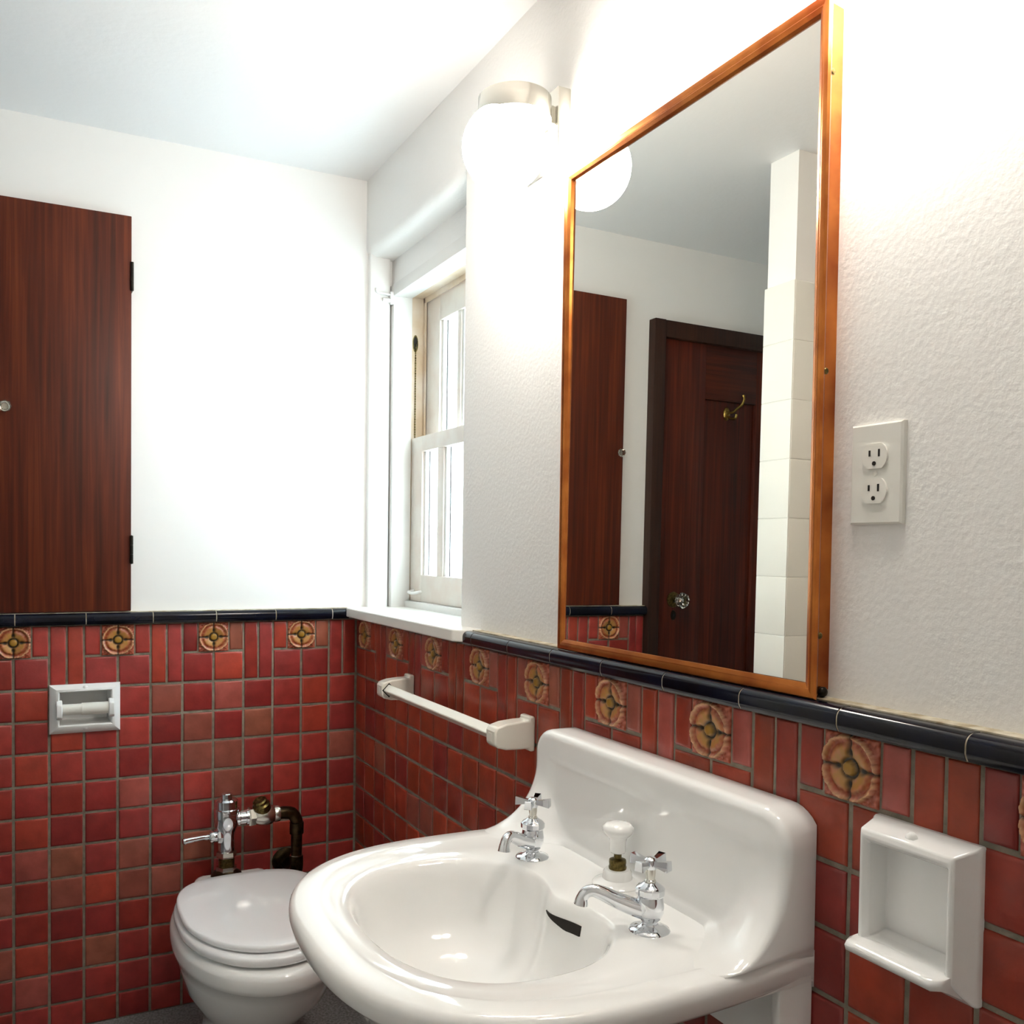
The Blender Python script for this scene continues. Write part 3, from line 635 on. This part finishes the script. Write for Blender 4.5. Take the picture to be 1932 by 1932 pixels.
# splashback with wings that sweep down into the rim
HB = .930-ZR; HWB = .286; RC = .042; TB = .056
def sm(t): t = max(0, min(1, t)); return t*t*(3-2*t)
def splash():
    As = []
    n = 46
    for i in range(n+1):
        q = -1+2*i/n; As.append(math.copysign(1-(1-abs(q))**1.55, q))
    Bs = [(1-(1-k/34)**1.3) for k in range(35)]
    Bs = [.5*k+.5*(k**1.0) for k in [j/34 for j in range(35)]]
    Bs = [1-(1-b)**1.4 if b > .5 else b*(1-.5**1.4)/.5 for b in Bs]
    V = []; 
    for b in Bs:
        row = []
        for a_ in As:
            ly = a_*HWB; ed = HWB-abs(ly)
            top = HB if ed > RC else HB-RC+math.sqrt(max(0, RC*RC-(RC-ed)**2))
            h = b*top; d = min(ed, top-h) if ed > RC or h < HB-RC else min(ed, top-h)
            if ed < RC and h > HB-RC: d = RC-math.hypot(RC-ed, h-(HB-RC))
            rf = .012+.098*sm((abs(ly)-(HWB-.125))/.110)
            fil = rf-math.sqrt(max(0, rf*rf-(rf-h)**2)) if h < rf else 0
            e = .013; dd = max(0, min(d, e)); rd = e-math.sqrt(max(0, e*e-(e-dd)**2))
            rec = .0026*sm((d-.043)/.008)*sm((h-.03)/.03)
            fx = TB+fil-rd-rec+.003*(1-h/HB)
            wout = .309-.022*(max(0, .25-fx)/.25)**2
            row.append((-fx, SY+ly+math.copysign((wout-HWB-.011*sm((fx-.115)/.05))*abs(a_)**4, ly), ZR-.0022+h))
        if b == 0: V.append([(p[0], p[1], ZR-.037) for p in row])
        V.append(row)
    mb = MB(); nb, na = len(V), len(As)
    vs_ = [p for r_ in V for p in r_]; fs_ = []
    for j in range(nb-1):
        for i in range(na-1): fs_.append((j*na+i, j*na+i+1, (j+1)*na+i+1, (j+1)*na+i))
    border = [j*na for j in range(nb)]+[(nb-1)*na+i for i in range(1, na)]+[j*na+na-1 for j in range(nb-2, -1, -1)]
    off = len(vs_)
    for k in border: p = vs_[k]; vs_.append((-.001, SY+max(-.287, min(.287, p[1]-SY)), p[2]))
    for k in range(len(border)-1): fs_.append((border[k], border[k+1], off+k+1, off+k))
    mb.add(vs_, fs_); return mb
splash().make('splashback', 'porcelain', sink, smooth=62)
MB().box(-.012, -.001, SY-.28, SY+.28, .60, .735, .003).make('wall_plate', 'porcelain', sink, smooth=40)
for q in (-1, 1): MB().box(-.054, -.001, SY+q*.2795-.0075, SY+q*.2795+.0075, .56, .735, .004).make('side_bracket', 'porcelain', sink, smooth=40)
MB().lathe((-.0115, SY-.252, .668), [(.0001, 0), (.0075, 0), (.0065, .003), (.0001, .004)], '-x', 8).make('bolt', 'black', sink)
# overflow slot under the lip of the bump
def bowl_pt(ly_t, k, z, lift):
    th = PI-.001
    lo, hi = PI*.55, PI*1.45
    for _ in range(40):
        m_ = (lo+hi)/2; tt = m_ if m_ <= PI else m_-2*PI
        if bowl_r(tt)*k*math.sin(tt) > ly_t: lo = m_
        else: hi = m_
    tt = lo if lo <= PI else lo-2*PI; r_ = bowl_r(tt)*k-lift
    return (-(BC+r_*math.cos(tt)), SY+r_*math.sin(tt), z)
mb = MB(); up_, dn_, ub, db = [], [], [], []
for i in range(13):
    q = i/12; ly = .010-.066*q; wz = .014*min(1, q*1.6)
    up_.append(bowl_pt(ly, .974, .7300-.001*q, .0018)); dn_.append(bowl_pt(ly, .974-.024*min(1, q*1.6), .7295-wz, .0022))
    ub.append(bowl_pt(ly, .974, .7300-.001*q, -.004)); db.append(bowl_pt(ly, .974-.024*min(1, q*1.6), .7295-wz, -.004))
mb.rings([[a, b, c, d] for a, b, c, d in zip(up_, dn_, db, ub)]).make('overflow_slot', 'slot_dark', sink)

def tap(yc, ang, label, rothandle):
    x0 = -.141; t = thing('basin_tap', label, 'tap', (x0, yc, ZR-.004), 'pair of chrome basin taps')
    Z = ZR-.0045
    MB().lathe((x0, yc, Z), [(.0001, 0), (.0255, 0), (.0262, .0015), (.025, .0035), (.018, .006), (.0125, .0075), (.0105, .010), (.0001, .010)], 'z', 36).make('flange', 'chrome', t, smooth=50)
    MB().lathe((x0, yc, Z), [(.0001, .008), (.0100, .009), (.0100, .013), (.0140, .0165), (.0172, .024), (.0178, .033), (.0165, .041), (.0155, .0455), (.0001, .0455)], 'z', 32).make('body', 'chrome', t, smooth=50)
    MB().lathe((x0, yc, Z), [(.0001, .045), (.0170, .0455), (.0185, .0475), (.0185, .0545), (.0160, .0575), (.0110, .0605), (.0085, .0625), (.0001, .063)], 'z', 12).make('bonnet', 'chrome', t, smooth=20)
    MB().lathe((x0, yc, Z), [(.0001, .062), (.0068, .062), (.0068, .065), (.0055, .066), (.0065, .074), (.0062, .090), (.0001, .092)], 'z', 20).make('stem', 'nickel', t, smooth=40)
    d = Vector((-math.cos(ang), math.sin(ang), 0)); c = Vector((x0, yc, Z))
    pts = [c+d*.006+Vector((0, 0, .026)), c+d*.022+Vector((0, 0, .031)), c+d*.042+Vector((0, 0, .039)), c+d*.060+Vector((0, 0, .0475)), c+d*.072+Vector((0, 0, .0515)), c+d*.081+Vector((0, 0, .0495)), c+d*.0865+Vector((0, 0, .042)), c+d*.088+Vector((0, 0, .034))]
    sp = smoothpath(pts, 5); n = len(sp); rad = [.0125-.0050*min(1, i/(n*.62)) for i in range(n)]
    for i in range(n-6, n): rad[i] += .0006*(i-(n-7))/2
    MB().tube(sp, rad, 18).make('spout', 'chrome', t, smooth=60)
    hd = MB().lathe((x0, yc, Z), [(.0001, .0795), (.0072, .0795), (.0080, .083), (.0080, .0915), (.0055, .094), (.0001, .0945)], 'z', 20).make('handle_hub', 'chrome', t, smooth=40)
    for k in range(4):
        a = rothandle+k*PI/2; dx, dy = Vector((math.cos(a), math.sin(a), 0)), Vector((-math.sin(a), math.cos(a), 0)); rs = []
        for r_, w_, h0, h1 in ((.004, .0040, .0845, .0905), (.013, .0042, .0835, .0915), (.0265, .0062, .0815, .0945), (.0275, .0058, .0822, .0938)):
            rs.append([c+dx*r_+dy*(-w_)+Vector((0, 0, h0)), c+dx*r_+dy*w_+Vector((0, 0, h0)), c+dx*r_+dy*w_*.8+Vector((0, 0, h1)), c+dx*r_-dy*w_*.8+Vector((0, 0, h1))])
        MB().rings(rs).make('handle_arm', 'chrome', hd, smooth=25)
tap(-1.577, .42, 'chrome basin tap nearer the viewer, cross handle, beside the soap dish', .35)
tap(-1.277, -.55, 'chrome basin tap farther away, cross handle, near the towel bar', .75)
MB().lathe((-.158, -1.5735, ZR-.0042), [(.0001, 0), (.016, 0), (.015, .0006), (.0001, .0008)], 'z', 20, sx=1, sy=.7).make('rust_mark', 'rust_stain', sink)
# pop-up waste knob
t = thing('drain_knob', 'white porcelain drain lift knob between the two taps', 'drain knob', (-.086, -1.4275, ZR-.004))
MB().lathe((-.086, -1.4275, ZR-.0045), [(.0001, 0), (.036, 0), (.0364, .003), (.034, .0055), (.027, .0075), (.0215, .010), (.0205, .019), (.018, .023), (.0001, .0235)], 'z', 36).make('escutcheon', 'porcelain', t, smooth=50)
MB().lathe((-.086, -1.4275, ZR-.0045), [(.0001, .023), (.0125, .023), (.0130, .026), (.0120, .029), (.0125, .033), (.0120, .0365), (.0085, .038), (.0055, .0385), (.0055, .044), (.009, .048), (.0001, .048)], 'z', 20).make('packing_nut', 'old_brass', t, smooth=35)
MB().lathe((-.086, -1.4275, ZR-.0045), [(.0001, .047), (.0105, .047), (.0118, .049), (.0118, .062), (.0132, .068), (.0190, .0735), (.0225, .0785), (.0222, .0845), (.0165, .0890), (.008, .0905), (.0001, .0908)], 'z', 28).make('knob', 'porcelain', t, smooth=60)

# ------------------------------------------------------------------ toilet
TX = -.367
toi = thing('toilet', 'white ceramic floor toilet with closed lid against the back wall', 'toilet', (TX, -.40, 0))
def egg(hw, yb, yf, n=64, sq=2.0, backsq=2.6, ym=None):
    """plan outline: widest at ym, front (towards -y) rounder than back"""
    ym = (yb*.52+yf*.48) if ym is None else ym; pts = []
    for k in range(n):
        a = 2*PI*k/n; c_, s_ = math.cos(a), math.sin(a); e = sq if s_ < 0 else backsq
        x = math.copysign(abs(c_)**(2/e), c_)*hw; y = math.copysign(abs(s_)**(2/e), s_)
        pts.append((TX+x, ym+(y*(yb-ym) if s_ > 0 else y*(ym-yf))))
    return pts
def lv(p, z): return [(x, y, z) for x, y in p]
seq = [lv(egg(.125, -.16, -.50), 0), lv(egg(.122, -.16, -.495), .02), lv(egg(.108, -.17, -.46), .06), lv(egg(.104, -.17, -.47), .11), lv(egg(.128, -.16, -.54), .165), lv(egg(.160, -.15, -.615), .225), lv(egg(.174, -.14, -.655), .28), lv(egg(.177, -.14, -.665), .306),
       lv(egg(.182, -.135, -.676), .310), lv(egg(.1885, -.13, -.687), .316), lv(egg(.190, -.13, -.690), .326), lv(egg(.190, -.13, -.690), .345), lv(egg(.187, -.132, -.686), .355), lv(egg(.180, -.14, -.676), .360), lv(egg(.12, -.2, -.60), .3605)]
MB().rings(seq).make('bowl', 'porcelain', toi, smooth=60)
MB().box(TX-.10, TX+.10, -.20, -.055, .24, .372, .03, 4).make('rear_ledge', 'porcelain', toi, smooth=50)
def slab(hw, yb, yf, z0, z1, e, dome=0):
    o1 = lambda d: egg(hw-d, yb-d, yf+d, backsq=3.2)
    s_ = [lv(o1(e), z0), lv(o1(e*.3), z0+e*.3), lv(o1(0), z0+e), lv(o1(0), z1-e), lv(o1(e*.3), z1-e*.3), lv(o1(e), z1)]
    if dome: s_ += [lv(o1(.03), z1+dome*.5), lv(o1(.08), z1+dome), lv(o1(.13), z1+dome*1.1)]
    return MB().rings(s_)
slab(.182, -.185, -.667, .3655, .387, .007).make('seat', 'toilet_seat', toi, smooth=60)
slab(.175, -.185, -.648, .3895, .4055, .006, .002).make('lid', 'toilet_seat', toi, smooth=60)
for s in (-1, 1):
    MB().lathe((TX+s*.07, -.185, .372), [(.0001, 0), (.014, 0), (.014, .022), (.010, .027), (.0001, .028)], 'z', 16).make('hinge_post', 'toilet_seat', toi, smooth=50)
    MB().lathe((TX+s*.105, -.28, .02), [(.0001, 0), (.02, 0), (.019, .012), (.010, .02), (.0001, .021)], 'z', 16).make('bolt_cap', 'porcelain', toi, smooth=50)

# ------------------------------------------------------------------ flush valve and supply pipe
VX, VY = -.383, -.10
fv = thing('flush_valve', 'chrome flush valve with lever and dark pipe above the toilet', 'flush valve', (VX, VY, .372))
MB().lathe((VX, VY, .3725), [(0.0001, 0), (0.04, 0), (0.038, 0.006), (0.028, 0.012), (0.02, 0.016), (0.0001, 0.016)], 'z', 32).make('spud_flange', 'pipe_bronze', fv, smooth=50)
MB().lathe((VX, VY, .384), [(0.0001, 0), (0.02623, 0), (0.02623, 0.013), (0.0001, 0.013)], 'z', 6).make('coupling_nut', 'nickel', fv)
MB().lathe((VX, VY, .396), [(0.0001, 0), (0.02, 0), (0.02063, 0.012), (0.02, 0.026), (0.0001, 0.026)], 'z', 24).make('vacuum_tube', 'old_brass', fv, smooth=50)
MB().lathe((VX, VY, .421), [(0.0001, 0), (0.02562, 0), (0.02623, 0.004), (0.02562, 0.014), (0.0001, 0.014)], 'z', 6).make('coupling_nut', 'nickel', fv)
MB().lathe((VX, VY, .434), [(0.0001, 0), (0.0192, 0), (0.02112, 0.01), (0.02202, 0.04), (0.02368, 0.058), (0.03136, 0.07), (0.032, 0.105), (0.03072, 0.11), (0.0001, 0.11)], 'z', 32).make('body', 'chrome', fv, smooth=50)
MB().lathe((VX, VY, .543), [(0.0001, 0), (0.03264, 0), (0.03264, 0.004), (0.0288, 0.006), (0.0288, 0.026), (0.02432, 0.03), (0.01472, 0.031), (0.01472, 0.043), (0.01216, 0.045), (0.0001, 0.045)], 'z', 32).make('cap', 'chrome', fv, smooth=35)
MB().lathe((VX-.012, VY-.002, .478), [(0.0001, 0), (0.0198, 0), (0.021, 0.006), (0.0198, 0.012), (0.0001, 0.012)], '-x', 8).make('handle_nut', 'chrome', fv)
MB().lathe((VX-.022, VY-.002, .478), [(0.0001, 0), (0.0132, 0), (0.015, 0.004), (0.015, 0.018), (0.0126, 0.022), (0.0001, 0.022)], '-x', 24).make('handle_socket', 'chrome', fv, smooth=40)
MB().tube(smoothpath([(VX-.040, VY-.002, .478), (VX-.060, VY-.006, .480), (VX-.090, VY-.012, .480), (VX-.112, VY-.016, .479)], 5), [.0078]*4+[.0066]*6+[.0074]*4+[.0090, .0072], 14).make('lever', 'chrome', fv, smooth=60)
ZP = .519
MB().lathe((VX+.018, VY, ZP), [(0.0001, 0), (0.02063, 0), (0.02063, 0.014), (0.01813, 0.016), (0.01813, 0.03), (0.02063, 0.032), (0.02063, 0.04), (0.0001, 0.04)], 'x', 24).make('tailpiece', 'chrome', fv, smooth=40)
MB().lathe((VX+.056, VY, ZP), [(0.0001, 0), (0.02379, 0), (0.02501, 0.004), (0.02379, 0.018), (0.0001, 0.018)], 'x', 6).make('coupling_nut', 'nickel', fv)
MB().lathe((VX+.072, VY, ZP), [(0.0001, 0), (0.02063, 0), (0.025, 0.01), (0.0275, 0.024), (0.02625, 0.042), (0.02125, 0.052), (0.0001, 0.052)], 'x', 28).make('stop_valve', 'nickel', fv, smooth=60)
ax = Vector((-.35, -.25, .9)).normalized(); bx_ = ax.cross(Vector((0, 1, 0))).normalized(); cx_ = ax.cross(bx_)
MB().lathe((VX+.098, VY, ZP+.004), [(0.0001, 0), (0.02312, 0), (0.02312, 0.03), (0.01875, 0.034), (0.01875, 0.042), (0.015, 0.045), (0.0001, 0.043)], (bx_, cx_, ax), 24).make('stop_bonnet', 'old_brass', fv, smooth=40)
MB().lathe((VX+.122, VY, ZP), [(0.0001, 0), (0.02125, 0), (0.0225, 0.006), (0.02125, 0.016), (0.0001, 0.016)], 'x', 20).make('union', 'nickel', fv, smooth=40)
EX = -.197
MB().tube(smoothpath([(VX+.134, VY, ZP), (EX-.034, VY, ZP), (EX-.012, VY, ZP-.006), (EX, VY, ZP-.028), (EX, VY, ZP-.055)], 6), .0165, 18).make('elbow', 'pipe_bronze', fv, smooth=60)
MB().tube([(EX, VY, ZP-.030), (EX, VY, ZP-.060)], .0190, 18).make('elbow_socket', 'pipe_bronze', fv, smooth=40)
MB().tube([(EX, VY, ZP-.05), (EX, VY, ZP-.125)], .0150, 18).make('riser', 'pipe_bronze', fv, smooth=40)
MB().tube([(EX, VY, ZP-.118), (EX, VY, ZP-.122)], .0172, 18).make('riser_collar', 'nickel', fv, smooth=40)
MB().tube(smoothpath([(EX, VY, ZP-.120), (EX, VY, ZP-.150), (EX, VY+.012, ZP-.168), (EX, VY+.040, ZP-.172), (EX, .004, ZP-.172)], 6), .0180, 18).make('lower_elbow', 'pipe_bronze', fv, smooth=60)
MB().lathe((EX-.006, .001, ZP-.165), [(.0001, 0), (.036, 0), (.034, .004), (.022, .012), (.0001, .012)], '-y', 28).make('wall_flange', 'pipe_bronze', fv, smooth=50)
